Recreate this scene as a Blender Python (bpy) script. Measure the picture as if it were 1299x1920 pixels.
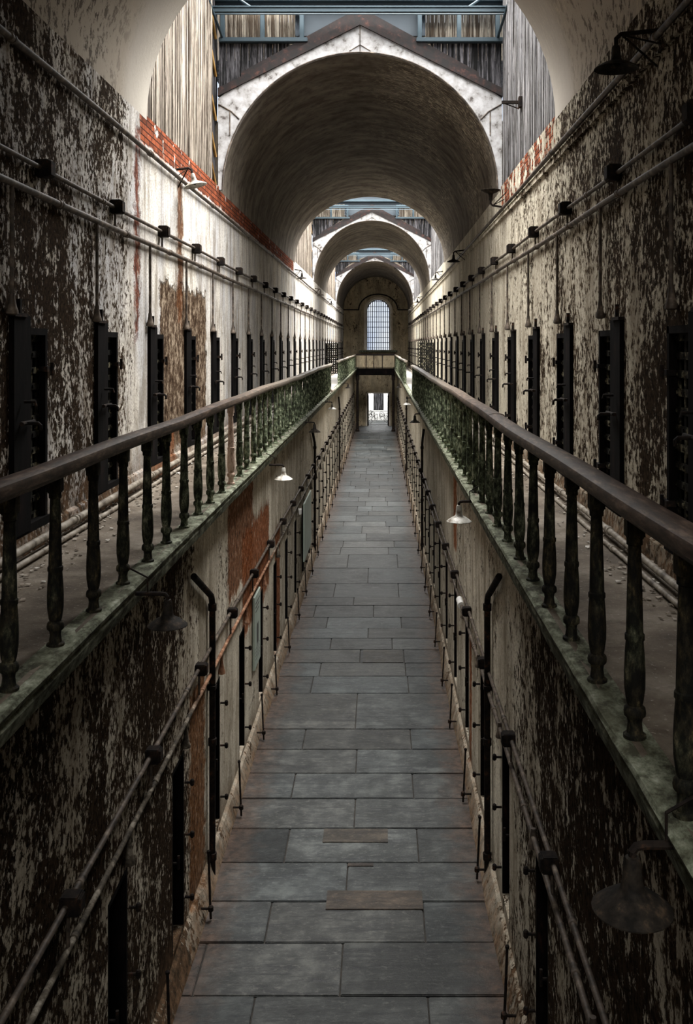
import bpy, bmesh, math, random
from mathutils import Vector
random.seed(7)
for o in list(bpy.data.objects): bpy.data.objects.remove(o)
S = bpy.context.scene; C = S.collection
PI = math.pi
# ---------------------------------------------------------------- camera, light, exposure
EYE = 5.6
cam = bpy.data.objects.new('camera', bpy.data.cameras.new('camera')); C.objects.link(cam)
cam.location = (0, 0, EYE); cam.rotation_euler = (PI/2, 0, 0)
cam.data.sensor_fit = 'VERTICAL'; cam.data.sensor_height = 36; cam.data.lens = 33.75
cam.data.shift_x = -63.5/1920; cam.data.shift_y = -312/1920
cam.data.clip_start = .05; cam.data.clip_end = 300
S.camera = cam
S.view_settings.view_transform = 'Standard'; S.view_settings.look = 'None'
S.view_settings.gamma = 1; S.view_settings.use_curve_mapping = False
S.view_settings.exposure = 0.22
w = bpy.data.worlds.new('overcast_sky'); S.world = w; w.use_nodes = True
wn = w.node_tree; wn.nodes.clear()
wo = wn.nodes.new('ShaderNodeOutputWorld'); wb = wn.nodes.new('ShaderNodeBackground')
wt = wn.nodes.new('ShaderNodeTexCoord'); wz = wn.nodes.new('ShaderNodeTexNoise'); wr = wn.nodes.new('ShaderNodeValToRGB')
wz.inputs['Scale'].default_value = 9; wz.inputs['Detail'].default_value = 4
wn.links.new(wt.outputs['Generated'], wz.inputs['Vector']); wn.links.new(wz.outputs[0], wr.inputs[0])
wr.color_ramp.elements[0].position = .35; wr.color_ramp.elements[0].color = (.50, .60, .82, 1)
wr.color_ramp.elements[1].position = .6; wr.color_ramp.elements[1].color = (.95, .98, 1, 1)
wn.links.new(wr.outputs[0], wb.inputs[0]); wb.inputs[1].default_value = 1.1
wn.links.new(wb.outputs[0], wo.inputs[0])
CX = -.325                                           # middle of the corridor
BAYS = [(10.6, 15.4), (29.0, 36.8), (46.0, 55.6)]    # the three skylights that can be seen
def skylight(y0, y1, power, col=(1, .97, .93), z=11.55, tilt=0, spread=180):
    l = bpy.data.lights.new('skylight_or_rear_fill', 'AREA'); l.shape = 'RECTANGLE'
    l.size = 4.3; l.size_y = (y1-y0)-.2; l.energy = power; l.color = col
    o = bpy.data.objects.new('skylight_or_rear_fill', l); C.objects.link(o); o.location = (CX+math.sin(math.radians(tilt))*1.5, (y0+y1)/2, z)
    o.rotation_euler = (0, math.radians(tilt), 0); l.spread = math.radians(spread)
skylight(-8.0, -3.0, 1150)  # fill from an unseen bay behind the camera, added to brighten the foreground
skylight(*BAYS[0], 950, tilt=10, spread=130)
skylight(*BAYS[1], 1900, tilt=6, spread=150)
skylight(*BAYS[2], 2300, tilt=4, spread=150)

# ---------------------------------------------------------------- node helper
class G:
    def __init__(s, name):
        s.m = bpy.data.materials.new(name); s.m.use_nodes = True; s.t = s.m.node_tree; s.t.nodes.clear()
        s.out = s.t.nodes.new('ShaderNodeOutputMaterial'); s.b = s.t.nodes.new('ShaderNodeBsdfPrincipled')
        s.t.links.new(s.b.outputs[0], s.out.inputs[0])
    def put(s, sock, v):
        if v is None: return
        if hasattr(v, 'is_output'): s.t.links.new(v, sock)
        elif isinstance(v, (tuple, list)):
            sock.default_value = tuple(v)+(1,) if len(v) == 3 and sock.type == 'RGBA' else v
        else: sock.default_value = v
    def math(s, op, a, b=0.0, c=None, clamp=False):
        n = s.t.nodes.new('ShaderNodeMath'); n.operation = op; n.use_clamp = clamp
        s.put(n.inputs[0], a); s.put(n.inputs[1], b)
        if c is not None: s.put(n.inputs[2], c)
        return n.outputs[0]
    def add(s, a, b): return s.math('ADD', a, b)
    def mul(s, a, b): return s.math('MULTIPLY', a, b)
    def pos(s):
        if not hasattr(s, '_p'):
            s._p = s.t.nodes.new('ShaderNodeNewGeometry').outputs['Position']
        return s._p
    def obj(s):
        return s.t.nodes.new('ShaderNodeTexCoord').outputs['Object']
    def sep(s, v=None):
        n = s.t.nodes.new('ShaderNodeSeparateXYZ'); s.t.links.new(v or s.pos(), n.inputs[0]); return n.outputs
    def scale(s, v, k):
        n = s.t.nodes.new('ShaderNodeVectorMath'); n.operation = 'MULTIPLY'
        s.t.links.new(v, n.inputs[0]); n.inputs[1].default_value = k; return n.outputs[0]
    def noise(s, v, sc, det=4, ro=.55, dist=0):
        n = s.t.nodes.new('ShaderNodeTexNoise'); s.t.links.new(v, n.inputs['Vector'])
        n.inputs['Scale'].default_value = sc; n.inputs['Detail'].default_value = det
        n.inputs['Roughness'].default_value = ro; n.inputs['Distortion'].default_value = dist; return n.outputs[0]
    def ramp(s, f, st):
        n = s.t.nodes.new('ShaderNodeValToRGB'); s.t.links.new(f, n.inputs[0]); e = n.color_ramp.elements
        while len(e) < len(st): e.new(.5)
        for i, (p, c) in enumerate(st): e[i].position = p; e[i].color = tuple(c)+(1,)
        return n.outputs[0]
    def mix(s, f, a, b, mode='MIX'):
        n = s.t.nodes.new('ShaderNodeMix'); n.data_type = 'RGBA'; n.blend_type = mode
        s.put(n.inputs[0], f); s.put(n.inputs[6], a); s.put(n.inputs[7], b); return n.outputs[2]
    def mr(s, v, a, b, c=0.0, d=1.0, smooth=False):
        n = s.t.nodes.new('ShaderNodeMapRange'); n.interpolation_type = 'SMOOTHSTEP' if smooth else 'LINEAR'
        s.put(n.inputs[0], v)
        for i, q in enumerate((a, b, c, d)): s.put(n.inputs[i+1], q)
        return n.outputs[0]
    def bump(s, h, dist, st=1.0, normal=None):
        n = s.t.nodes.new('ShaderNodeBump'); s.t.links.new(h, n.inputs['Height'])
        n.inputs['Distance'].default_value = dist; n.inputs['Strength'].default_value = st
        if normal: s.t.links.new(normal, n.inputs['Normal'])
        return n.outputs[0]
    def box(s, ax, y0, y1, z0, z1, soft, wob):       # soft box in (depth, height), ragged by wob
        y = s.add(ax[1], wob); z = s.add(ax[2], wob)
        r = s.mul(s.mr(y, y0-soft, y0+soft), s.mr(y, y1-soft, y1+soft, 1, 0))
        return s.mul(r, s.mul(s.mr(z, z0-soft, z0+soft), s.mr(z, z1-soft, z1+soft, 1, 0)))
    def done(s, col, rough=.85, normal=None, metal=0.0, spec=.3):
        s.put(s.b.inputs['Base Color'], col); s.put(s.b.inputs['Roughness'], rough)
        s.b.inputs['Metallic'].default_value = metal; s.b.inputs['Specular IOR Level'].default_value = spec
        if normal: s.t.links.new(normal, s.b.inputs['Normal'])
        return s.m

def plaster(name, thr_pts, cream=(.80, .76, .69), grey=(.56, .56, .57), raw=(), rust=(), brick=None, damp=None,
            under=((.006, .004, .003), (.055, .036, .022)), stretch=.62, extra=0.0):
    """old limewash flaking from dark stone; thr_pts = (y, threshold) pairs, lower = more lost"""
    g = G(name); p = g.pos(); ax = g.sep()
    ps = g.scale(p, (1, .8, stretch))
    big = g.noise(p, .55, 3, .6); big2 = g.noise(g.scale(p, (1, 1, .35)), 1.7, 3, .6)
    med = g.noise(ps, 6.5, 5, .62, .2); fine = g.noise(ps, 26, 6, .75, .2)
    m = g.add(g.mul(med, .36), g.mul(fine, .64))
    thr = None
    for (ya, ta), (yb, tb) in zip(thr_pts[:-1], thr_pts[1:]):
        seg = g.mr(ax[1], ya, yb, ta if thr is None else 0.0, tb if thr is None else tb-ta)
        thr = seg if thr is None else g.add(thr, seg)
    thr = g.add(thr, g.mul(g.add(big, -.5), .26)); thr = g.add(thr, g.mul(g.add(big2, -.5), .24))
    d = g.math('SUBTRACT', m, thr)
    lost = g.mr(d, -.006, .010)
    lost2 = g.mr(d, .03, .06)                         # deep loss
    wob = g.mul(g.add(g.noise(p, 4.5, 5, .7), -.5), .55)
    streak = g.noise(g.scale(p, (7, 7, .5)), 1.0, 5, .65)
    grime = g.noise(p, 2.2, 5, .65)
    paint = g.mix(g.mr(big2, .38, .62), cream, grey)
    paint = g.mix(g.mr(streak, .50, .70, 0, .6), paint, (.17, .13, .09))
    paint = g.mix(g.mr(grime, .52, .75, 0, .6), paint, (.22, .19, .145))
    paint = g.mix(g.mr(g.noise(ps, 60, 3, .7), .48, .62, 0, .55), paint, (.20, .165, .115))
    paint = g.mix(g.mr(g.noise(g.scale(p, (1, 1, .3)), 3.1, 6, .75), .50, .60, 0, .6), paint, (.19, .155, .11))
    edge = g.mr(d, -.035, -.004, 0, .55)
    paint = g.mix(edge, paint, (.16, .115, .07))
    un = g.ramp(g.noise(ps, 38, 4, .7), ((.35, under[0]), (.66, under[1])))
    un2 = g.mix(g.mr(big, .5, .68, 0, .5), un, (.15, .10, .062))
    un = g.mix(lost2, un2, un)
    col = g.mix(lost, paint, un)
    h = g.add(g.mul(lost, -1.0), g.mul(fine, .45))
    for (y0, y1, z0, z1) in raw:                      # rubble laid bare
        k = g.box(ax, y0, y1, z0, z1, .03, wob)
        rc = g.ramp(g.noise(ps, 13, 6, .78), ((.38, (.018, .011, .007)), (.5, (.085, .055, .035)), (.64, (.38, .31, .23))))
        col = g.mix(k, col, rc); h = g.add(h, g.mul(k, -1.5))
    for (y0, y1, z0, z1, rcol) in rust:
        k = g.box(ax, y0, y1, z0, z1, .05, wob)
        rc = g.ramp(g.noise(ps, 16, 5, .75), ((.36, (.035, .015, .008)), (.55, rcol), (.72, (.45, .36, .28))))
        col = g.mix(g.mul(k, .95), col, rc); h = g.add(h, g.mul(k, -1.0))
    if brick:
        y0, y1, z0, z1, keep = brick
        b = g.t.nodes.new('ShaderNodeTexBrick'); cmb = g.t.nodes.new('ShaderNodeCombineXYZ')
        g.t.links.new(ax[1], cmb.inputs[0]); g.t.links.new(ax[2], cmb.inputs[1]); g.t.links.new(cmb.outputs[0], b.inputs[0])
        b.inputs['Scale'].default_value = 1; b.inputs['Brick Width'].default_value = .21; b.inputs['Row Height'].default_value = .068
        b.inputs['Mortar Size'].default_value = .007; b.inputs['Color1'].default_value = (.30, .085, .04, 1)
        b.inputs['Color2'].default_value = (.13, .04, .022, 1); b.inputs['Mortar'].default_value = (.02, .012, .01, 1)
        bc = g.mix(g.mr(g.noise(p, 9, 5, .7), .5, .62, 0, .8), b.outputs[0], (.05, .025, .018))
        k = g.mul(g.box(ax, y0, y1, z0, z1, .02, g.mul(wob, .25)), g.mr(med, keep-.01, keep+.01))
        col = g.mix(k, col, bc); h = g.add(h, g.mul(k, -1.0))
    if damp:                                           # rusty, mossy foot of the wall
        z0, z1 = damp
        k = g.mr(g.add(ax[2], wob), z0, z1, .85, 0)
        col = g.mix(k, col, g.ramp(g.noise(p, 11, 5, .7), ((.35, (.03, .025, .018)), (.62, (.20, .12, .07)))))
    return g.done(col, .93, g.bump(h, .016, 1.0), spec=.02)

OR = (.26, .085, .03)
M = {}
M['wall_ul'] = plaster('flaking_limewash_upper_left', [(3, .485), (9.6, .50), (10.4, .68), (15, .65), (18, .66)],
    raw=[(11.2, 14.2, 4.3, 6.35)], rust=[(10.08, 10.26, 5.7, 7.9, (.16, .04, .02)), (12.2, 12.52, 5.9, 7.7, (.12, .05, .02)), (10.6, 12.0, 4.0, 4.6, OR)],
    brick=(10.3, 28.5, 7.8, 8.3, .36), damp=(4.1, 4.6))
M['wall_ur'] = plaster('flaking_limewash_upper_right', [(3, .475), (8, .49), (12, .53), (16, .59), (20, .64)],
    grey=(.52, .48, .39), cream=(.76, .71, .58), brick=(10.6, 15.4, 7.74, 8.3, .50), damp=(4.1, 4.5), under=((.006, .004, .003), (.06, .040, .024)))
M['wall_ll'] = plaster('flaking_limewash_lower_left', [(3, .47), (8.6, .475), (9.8, .60), (16, .60), (24, .59)],
    grey=(.50, .45, .36), cream=(.74, .69, .58), rust=[(11.4, 13.6, 2.5, 4.2, (.20, .085, .04)), (12.6, 15.6, 1.7, 3.1, OR), (9.1, 9.9, .2, 2.3, (.20, .09, .035)),
    (16.5, 17.3, .3, 2.4, OR)], damp=(.02, .55))
M['wall_lr'] = plaster('flaking_limewash_lower_right', [(3, .45), (7.2, .47), (9.0, .585), (16, .60), (24, .60)],
    grey=(.50, .45, .36), cream=(.76, .71, .59), rust=[(14.7, 15.35, 2.4, 4.1, (.34, .12, .045)), (12.3, 12.6, .2, 1.9, OR)], damp=(.02, .5))
M['end'] = plaster('mottled_tan_plaster', [(60, .60), (70, .60)], cream=(.66, .54, .36), grey=(.42, .36, .25))
M['cell'] = plaster('cell_plaster', [(0, .55), (70, .55)], cream=(.2, .19, .17), grey=(.15, .15, .15))

def vault_mat():
    g = G('vault_plaster'); p = g.pos(); ax = g.sep()
    st = g.scale(p, (1.0, .35, 1.0))
    n = g.noise(g.scale(p, (1, 2.4, 1)), 1.2, 5, .6); n2 = g.noise(p, 5, 5, .65)
    base = g.mix(g.mr(n, .35, .65), (.21, .18, .145), (.085, .07, .053))
    base = g.mix(g.mr(n2, .48, .70, 0, .7), base, (.04, .03, .022))
    f = g.noise(g.scale(p, (1, 2.8, 1)), 9, 6, .75)
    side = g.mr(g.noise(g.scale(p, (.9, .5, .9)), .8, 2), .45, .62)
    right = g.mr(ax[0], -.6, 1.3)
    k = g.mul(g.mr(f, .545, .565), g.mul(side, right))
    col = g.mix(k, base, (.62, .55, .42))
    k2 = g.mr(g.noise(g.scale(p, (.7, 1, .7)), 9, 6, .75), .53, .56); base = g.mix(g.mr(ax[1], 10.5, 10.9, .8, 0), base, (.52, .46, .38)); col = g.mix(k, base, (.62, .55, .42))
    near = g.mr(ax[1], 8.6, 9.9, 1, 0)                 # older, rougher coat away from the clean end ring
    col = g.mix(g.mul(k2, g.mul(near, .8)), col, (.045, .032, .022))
    ring = g.mul(g.mr(ax[1], 9.5, 9.8), g.mr(ax[1], 10.7, 10.8, 1, 0))
    col = g.mix(g.mul(ring, .7), col, (.50, .47, .42))
    return g.done(col, .9, g.bump(g.add(g.mul(n2, .5), g.mul(f, .5)), .015, .7), spec=.15)
M['vault'] = vault_mat()

def boards_mat(name, a, b, dk, k=1.0):
    g = G(name); p = g.pos()
    s = g.noise(g.scale(p, (26, 26, .7)), 1, 5, .7); s2 = g.noise(g.scale(p, (9, 9, 1.3)), 1, 4, .7); s3 = g.noise(g.scale(p, (45, 45, 4)), 1, 4, .7)
    col = g.mix(g.mr(s2, .38, .62), a, b)
    col = g.mix(g.mr(s, .46, .54, 0, k), col, dk)
    col = g.mix(g.mr(s3, .54, .60, 0, .75*k), col, dk)
    return g.done(col, .85, g.bump(g.add(s, s3), .012, .8), spec=.2)
M['boards'] = boards_mat('weathered_grey_boards', (.34, .33, .33), (.17, .17, .18), (.02, .017, .015), 1.0)
M['boards_warm'] = boards_mat('weathered_tan_boards', (.42, .37, .31), (.23, .195, .155), (.035, .024, .016), 1.0)
M['boards_sunlit_tone'] = boards_mat('outer_boards_sunlit_tone', (.85, .74, .58), (.62, .52, .40), (.12, .08, .05), .9)  # sunlit look put into the colour, far paler than the other boards
M['boards_dark'] = boards_mat('blackened_boards', (.13, .125, .135), (.006, .006, .007), (.003, .003, .003), 1.0)
def simple(name, stops, sc, rough=.7, metal=0.0, bumpd=.004, stretch=(1, 1, 1), spec=.35, det=5):
    g = G(name); n = g.noise(g.scale(g.obj(), stretch), sc, det, .65)
    return g.done(g.ramp(n, stops), rough, g.bump(n, bumpd, .8), metal, spec)
M['iron'] = simple('rusty_black_iron', ((.40, (.005, .004, .004)), (.58, (.018, .013, .010)), (.72, (.08, .035, .018))), 14, .8, 0, spec=.12)
M['pipe'] = simple('painted_old_pipe', ((.35, (.07, .055, .04)), (.5, (.22, .19, .15)), (.68, (.36, .33, .28))), 7, .6)
M['pipe_dark'] = simple('dark_old_pipe', ((.38, (.025, .02, .016)), (.55, (.085, .065, .05)), (.70, (.22, .18, .14))), 8, .6)
M['pipe_rust'] = simple('rust_orange_pipe', ((.38, (.10, .035, .015)), (.55, (.30, .13, .06)), (.70, (.42, .28, .18))), 8, .75)
M['door'] = simple('mossy_strap_iron_with_glints', ((.46, (.007, .007, .006)), (.56, (.03, .028, .02)), (.64, (.22, .20, .13))), 11, .8, 0, spec=.1)  # pale speckle serves as moss and as painted highlights
M['door_wood'] = simple('blackened_door_wood', ((.44, (.002, .002, .002)), (.64, (.007, .005, .005)), (.76, (.03, .014, .010))), 9, .9, spec=.06, stretch=(1, 1, .3))
M['shade'] = simple('rusted_enamel_shade', ((.38, (.007, .006, .005)), (.56, (.022, .018, .014)), (.72, (.08, .055, .035))), 18, .7, 0, spec=.12)
M['shade_pale'] = simple('chipped_pale_enamel_shade', ((.34, (.12, .09, .06)), (.50, (.42, .41, .37)), (.72, (.62, .61, .56))), 14, .4)
M['steel_blue'] = simple('blue_grey_painted_steel', ((.3, (.028, .047, .060)), (.7, (.045, .07, .085))), 2, .45)
M['panel_blue'] = simple('blue_grey_sheet', ((.3, (.030, .042, .052)), (.7, (.045, .058, .07))), 1.2, .6)
M['red_wood'] = simple('dark_red_brown_timber', ((.42, (.004, .003, .003)), (.58, (.014, .006, .005)), (.74, (.07, .025, .016))), 8, .75)
M['yellow_wood'] = simple('yellow_new_timber', ((.35, (.25, .13, .03)), (.65, (.5, .3, .10))), 4, .6)
M['white_wood'] = simple('flaking_white_face', ((.34, (.07, .06, .055)), (.42, (.26, .255, .25)), (.62, (.40, .40, .41))), 6, .7)
M['sign'] = simple('pale_green_board', ((.3, (.30, .36, .31)), (.7, (.40, .46, .41))), 3, .5)
M['ink'] = simple('dark_ink', ((.3, (.05, .05, .05)), (.7, (.08, .08, .08))), 3, .6)
M['white'] = simple('white_wrap', ((.3, (.55, .54, .52)), (.7, (.8, .8, .78))), 6, .7)
M['chips'] = simple('plaster_chips', ((.35, (.10, .08, .06)), (.5, (.32, .28, .23)), (.65, (.6, .58, .54))), 3, .9)
M['cream_paint'] = simple('cream_reveal_paint', ((.3, (.55, .47, .36)), (.6, (.78, .72, .62))), 2.5, .7)

def service_mat():
    g = G('pipe_rusting_in_the_stained_stretch'); p = g.pos(); n = g.noise(p, 8, 5, .7); y = g.sep()[1]
    a = g.ramp(n, ((.38, (.02, .016, .012)), (.52, (.09, .075, .055)), (.68, (.32, .29, .24)))); o = g.ramp(n, ((.38, (.09, .035, .018)), (.55, (.27, .14, .08)), (.70, (.42, .31, .22))))
    k = g.mul(g.mr(g.add(y, n), 9.4, 10.4), g.mr(g.add(y, n), 15.5, 17, 1, 0))
    return g.done(g.mix(k, a, o), .75, g.bump(n, .006, .8), spec=.25)
M['service'] = service_mat()
def handrail_mat():
    g = G('worn_brown_handrail'); p = g.pos()
    n = g.noise(g.scale(p, (6, 1.2, 6)), 4, 5, .7); n2 = g.noise(p, 2, 4)
    col = g.ramp(n, ((.38, (.018, .011, .008)), (.52, (.060, .038, .028)), (.66, (.17, .12, .09))))
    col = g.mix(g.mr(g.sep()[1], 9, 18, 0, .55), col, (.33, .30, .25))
    return g.done(col, .5, g.bump(n, .004, .6), spec=.2)
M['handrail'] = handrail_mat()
def baluster_mat(name, bare=False):
    g = G(name); p = g.pos()
    n = g.noise(g.scale(p, (1, 1, .45)), 26, 5, .75); n2 = g.noise(g.scale(p, (1, .5, .6)), 5, 4, .7)
    if bare: col = g.ramp(n, ((.36, (.14, .06, .04)), (.5, (.50, .36, .28)), (.65, (.66, .52, .43))))
    else:
        gr = g.ramp(n, ((.42, (.020, .022, .015)), (.49, (.06, .075, .045)), (.56, (.15, .185, .115)), (.66, (.46, .48, .36))))
        dk = g.ramp(n, ((.44, (.006, .006, .005)), (.58, (.025, .021, .013)), (.72, (.12, .095, .045))))  # backlit darkness of the nearer balusters put into their colour
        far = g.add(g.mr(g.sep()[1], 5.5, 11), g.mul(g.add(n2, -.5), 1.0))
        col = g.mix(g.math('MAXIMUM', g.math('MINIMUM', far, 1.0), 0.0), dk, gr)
    return g.done(col, .75, g.bump(n, .005, .8), spec=.12)
M['baluster'] = baluster_mat('flaking_green_baluster_paint'); M['bare'] = baluster_mat('bare_pinkish_wood', True)
def gallery_mat():
    g = G('worn_gallery_concrete'); p = g.pos(); n = g.noise(p, 1.6, 6, .65); n2 = g.noise(p, 30, 4, .7); n3 = g.noise(p, 7, 5, .7)
    col = g.ramp(n, ((.34, (.06, .047, .034)), (.5, (.13, .105, .078)), (.66, (.24, .21, .17))))
    col = g.mix(g.mr(n3, .52, .72, 0, .65), col, (.045, .032, .022)); col = g.mix(g.mr(n2, .60, .68, 0, .6), col, (.42, .39, .34))
    col = g.mix(g.mr(g.sep()[1], 13, 24, 0, .75), col, (.52, .51, .48))  # colour turns paler towards the far end
    return g.done(col, .8, g.bump(g.add(n2, n3), .008, .7), spec=.25)
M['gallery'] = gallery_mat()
def ledge_mat():
    g = G('mossy_painted_ledge'); p = g.pos(); n = g.noise(g.scale(p, (1, .6, 1)), 12, 6, .72); n2 = g.noise(p, 2.5, 4)
    col = g.ramp(n, ((.40, (.04, .04, .026)), (.48, (.11, .12, .082)), (.58, (.23, .25, .185)), (.72, (.44, .46, .38))))
    col = g.mix(g.mr(n2, .5, .68, 0, .7), col, (.055, .055, .03))
    return g.done(col, .85, g.bump(n, .012, .9), spec=.2)
M['ledge'] = ledge_mat()
def stone_mat():
    g = G('bluestone_flags'); p = g.pos(); ax = g.sep()
    at = g.t.nodes.new('ShaderNodeAttribute'); at.attribute_name = 'tint'
    n = g.noise(p, 3.5, 6, .68); n2 = g.noise(p, 45, 4, .7); n3 = g.noise(g.scale(p, (.6, 5, 1)), 2.2, 5, .7, 1.2)
    col = g.ramp(n, ((.36, (.024, .027, .027)), (.5, (.046, .050, .050)), (.64, (.085, .091, .088))))
    col = g.mix(g.mr(n3, .50, .62, 0, .7), col, (.022, .024, .027)); col = g.mix(g.mr(n2, .58, .72, 0, .35), col, (.15, .15, .14))
    col = g.mix(g.mr(g.noise(p, .9, 5, .6, .5), .50, .60, 0, .55), col, (.016, .018, .018))
    col = g.mix(g.mr(g.noise(g.scale(p, (1, 1.6, 1)), 14, 6, .75), .54, .64, 0, .4), col, (.14, .145, .135))
    col = g.mix(1.0, col, at.outputs[0], 'MULTIPLY')
    wob = g.mul(g.add(g.noise(p, 2.4, 5, .7), -.5), .75)
    e1 = g.mr(g.add(ax[0], wob), -1.78, -1.32, 1, 0); e2 = g.mr(g.add(ax[0], wob), .70, 1.14, 0, 1)
    k = g.mul(g.math('MAXIMUM', e1, e2), .8)
    col = g.mix(k, col, g.ramp(g.noise(p, 9, 5, .7), ((.38, (.030, .018, .012)), (.62, (.115, .072, .050)))))
    return g.done(col, g.mr(n, .3, .7, .42, .7), g.bump(g.add(g.mul(n2, .4), g.add(n, n3)), .014, .9), spec=.22)
M['stone'] = stone_mat()
M['joint'] = simple('dark_joint_dirt', ((.35, (.012, .012, .011)), (.65, (.035, .03, .025))), 12, .95)
def glass_mat():
    g = G('window_glass'); g.b.inputs['Transmission Weight'].default_value = 1; g.b.inputs['IOR'].default_value = 1.02
    return g.done((.95, .97, 1), .03, spec=.3)
M['glass'] = glass_mat()

# ---------------------------------------------------------------- mesh helpers
def link(name, bm, mat, parent=None, smooth=False):
    me = bpy.data.meshes.new(name); bmesh.ops.recalc_face_normals(bm, faces=bm.faces); bm.to_mesh(me); bm.free()
    if smooth:
        for p in me.polygons: p.use_smooth = True
        try: me.set_sharp_from_angle(angle=math.radians(40))
        except Exception: pass
    o = bpy.data.objects.new(name, me); C.objects.link(o)
    for m in (mat if isinstance(mat, (list, tuple)) else [mat]): me.materials.append(m)
    if parent: o.parent = parent
    return o
def struct(name, bm, mat, smooth=False, parent=None):
    o = link(name, bm, mat, parent, smooth)
    if not parent: o['kind'] = 'structure'
    return o
def tag(o, label, cat, group=None, kind=None):
    o['label'] = label; o['category'] = cat
    if group: o['group'] = group
    if kind: o['kind'] = kind
    return o
def thing(name, loc, label=None, cat=None, group=None):
    o = bpy.data.objects.new(name, None); C.objects.link(o); o.location = loc; o.empty_display_size = .1
    if label: tag(o, label, cat, group)
    return o
def box(bm, x0, x1, y0, y1, z0, z1, bev=0.0):
    vs = [bm.verts.new((x, y, z)) for x in (x0, x1) for y in (y0, y1) for z in (z0, z1)]
    fs = [bm.faces.new([vs[i] for i in q]) for q in ((0, 1, 3, 2), (4, 6, 7, 5), (0, 4, 5, 1), (2, 3, 7, 6), (0, 2, 6, 4), (1, 5, 7, 3))]
    if bev:
        es = list({e for f in fs for e in f.edges}); bmesh.ops.bevel(bm, geom=es, offset=bev, segments=2, affect='EDGES')
    return bm
def B(): return bmesh.new()
def tube(bm, pts, r, seg=10):
    pts = [Vector(p) for p in pts]; rs = r if isinstance(r, (list, tuple)) else [r]*len(pts); rings = []
    for i, p in enumerate(pts):
        a = (pts[min(i+1, len(pts)-1)]-pts[max(i-1, 0)]).normalized()
        u = a.cross(Vector((0, 0, 1)))
        if u.length < .05: u = a.cross(Vector((0, 1, 0)))
        u.normalize(); v = a.cross(u)
        if rings and (rings[-1][1].dot(u) < 0): u = -u; v = -v
        rings.append(([bm.verts.new(p+u*rs[i]*math.cos(2*PI*k/seg)+v*rs[i]*math.sin(2*PI*k/seg)) for k in range(seg)], u))
    for (a, _), (b, _) in zip(rings[:-1], rings[1:]):
        for k in range(seg): bm.faces.new((a[k], a[(k+1) % seg], b[(k+1) % seg], b[k]))
    bm.faces.new(rings[0][0]); bm.faces.new(rings[-1][0]); return bm
def lathe(bm, prof, c=(0, 0, 0), seg=16, cap=True):
    rings = []
    for r, z in prof: rings.append([bm.verts.new((c[0]+r*math.cos(2*PI*k/seg), c[1]+r*math.sin(2*PI*k/seg), c[2]+z)) for k in range(seg)])
    for a, b in zip(rings[:-1], rings[1:]):
        for k in range(seg): bm.faces.new((a[k], a[(k+1) % seg], b[(k+1) % seg], b[k]))
    if cap: bm.faces.new(rings[0]); bm.faces.new(rings[-1])
    return bm
def dup(root, loc, label=None, group=None, rz=None):
    r = root.copy(); C.objects.link(r); r.location = loc
    if rz is not None: r.rotation_euler = (0, 0, rz)
    if label: r['label'] = label
    if group: r['group'] = group
    for ch in list(root.children):
        c = ch.copy(); C.objects.link(c); c.parent = r
        for gch in list(ch.children):
            d = gch.copy(); C.objects.link(d); d.parent = c
    return r

# ---------------------------------------------------------------- the shell
XL, XR = -2.58, 1.93          # upper walls
WL, WR = -1.81, 1.17          # lower walls
GZ = 4.1                      # gallery floor
SPR = 8.09                    # springing of the vaults
Y0, Y1 = -9.0, 67.0
def wall(name, x, s, z0, z1, ops, mat, depth=.95, y0=Y0, y1=Y1):
    """plane wall at x facing s (+1 towards +x) with openings and the cells behind them"""
    bm = B(); back = x-s*depth
    def q(a, b, c, d): bm.faces.new([bm.verts.new(v) for v in (a, b, c, d)])
    y = y0
    for (ya, yb, za, zb) in ops:
        q((x, y, z0), (x, ya, z0), (x, ya, z1), (x, y, z1))
        q((x, ya, z0), (x, yb, z0), (x, yb, za), (x, ya, za)); q((x, ya, zb), (x, yb, zb), (x, yb, z1), (x, ya, z1))
        q((x, ya, za), (back, ya, za), (back, ya, zb), (x, ya, zb)); q((x, yb, za), (back, yb, za), (back, yb, zb), (x, yb, zb))
        q((x, ya, za), (x, yb, za), (back, yb, za), (back, ya, za)); q((x, ya, zb), (x, yb, zb), (back, yb, zb), (back, ya, zb))
        q((back, ya, za), (back, yb, za), (back, yb, zb), (back, ya, zb))
        y = yb
    q((x, y, z0), (x, y1, z0), (x, y1, z1), (x, y, z1))
    box(bm, *sorted((back-s*.15, back-s*.05)), y0, y1, z0, z1)
    return struct(name, bm, mat)
DUL = [6.70+1.985*k for k in range(30)]; DUR = [5.62+2.01*k for k in range(30)]
DLL = [4.40+1.975*k for k in range(31)]; DLR = [4.70+2.0*k for k in range(31)]
wall('wall_upper_left', XL, 1, GZ-.35, SPR+.05, [(y, y+.70, GZ+.17, GZ+1.63) for y in DUL if y < 65], M['wall_ul'])
wall('wall_upper_right', XR, -1, GZ-.35, SPR+.05, [(y, y+.80, GZ+.17, GZ+1.63) for y in DUR if y < 65], M['wall_ur'])
wall('wall_lower_left', WL, 1, -.05, GZ-.17, [(y, y+.50, .28, 1.88) for y in DLL if y < 65], M['wall_ll'], .6)
wall('wall_lower_right', WR, -1, -.05, GZ-.17, [(y, y+.53, .35, 1.85) for y in DLR if y < 65], M['wall_lr'], .6)

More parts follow.
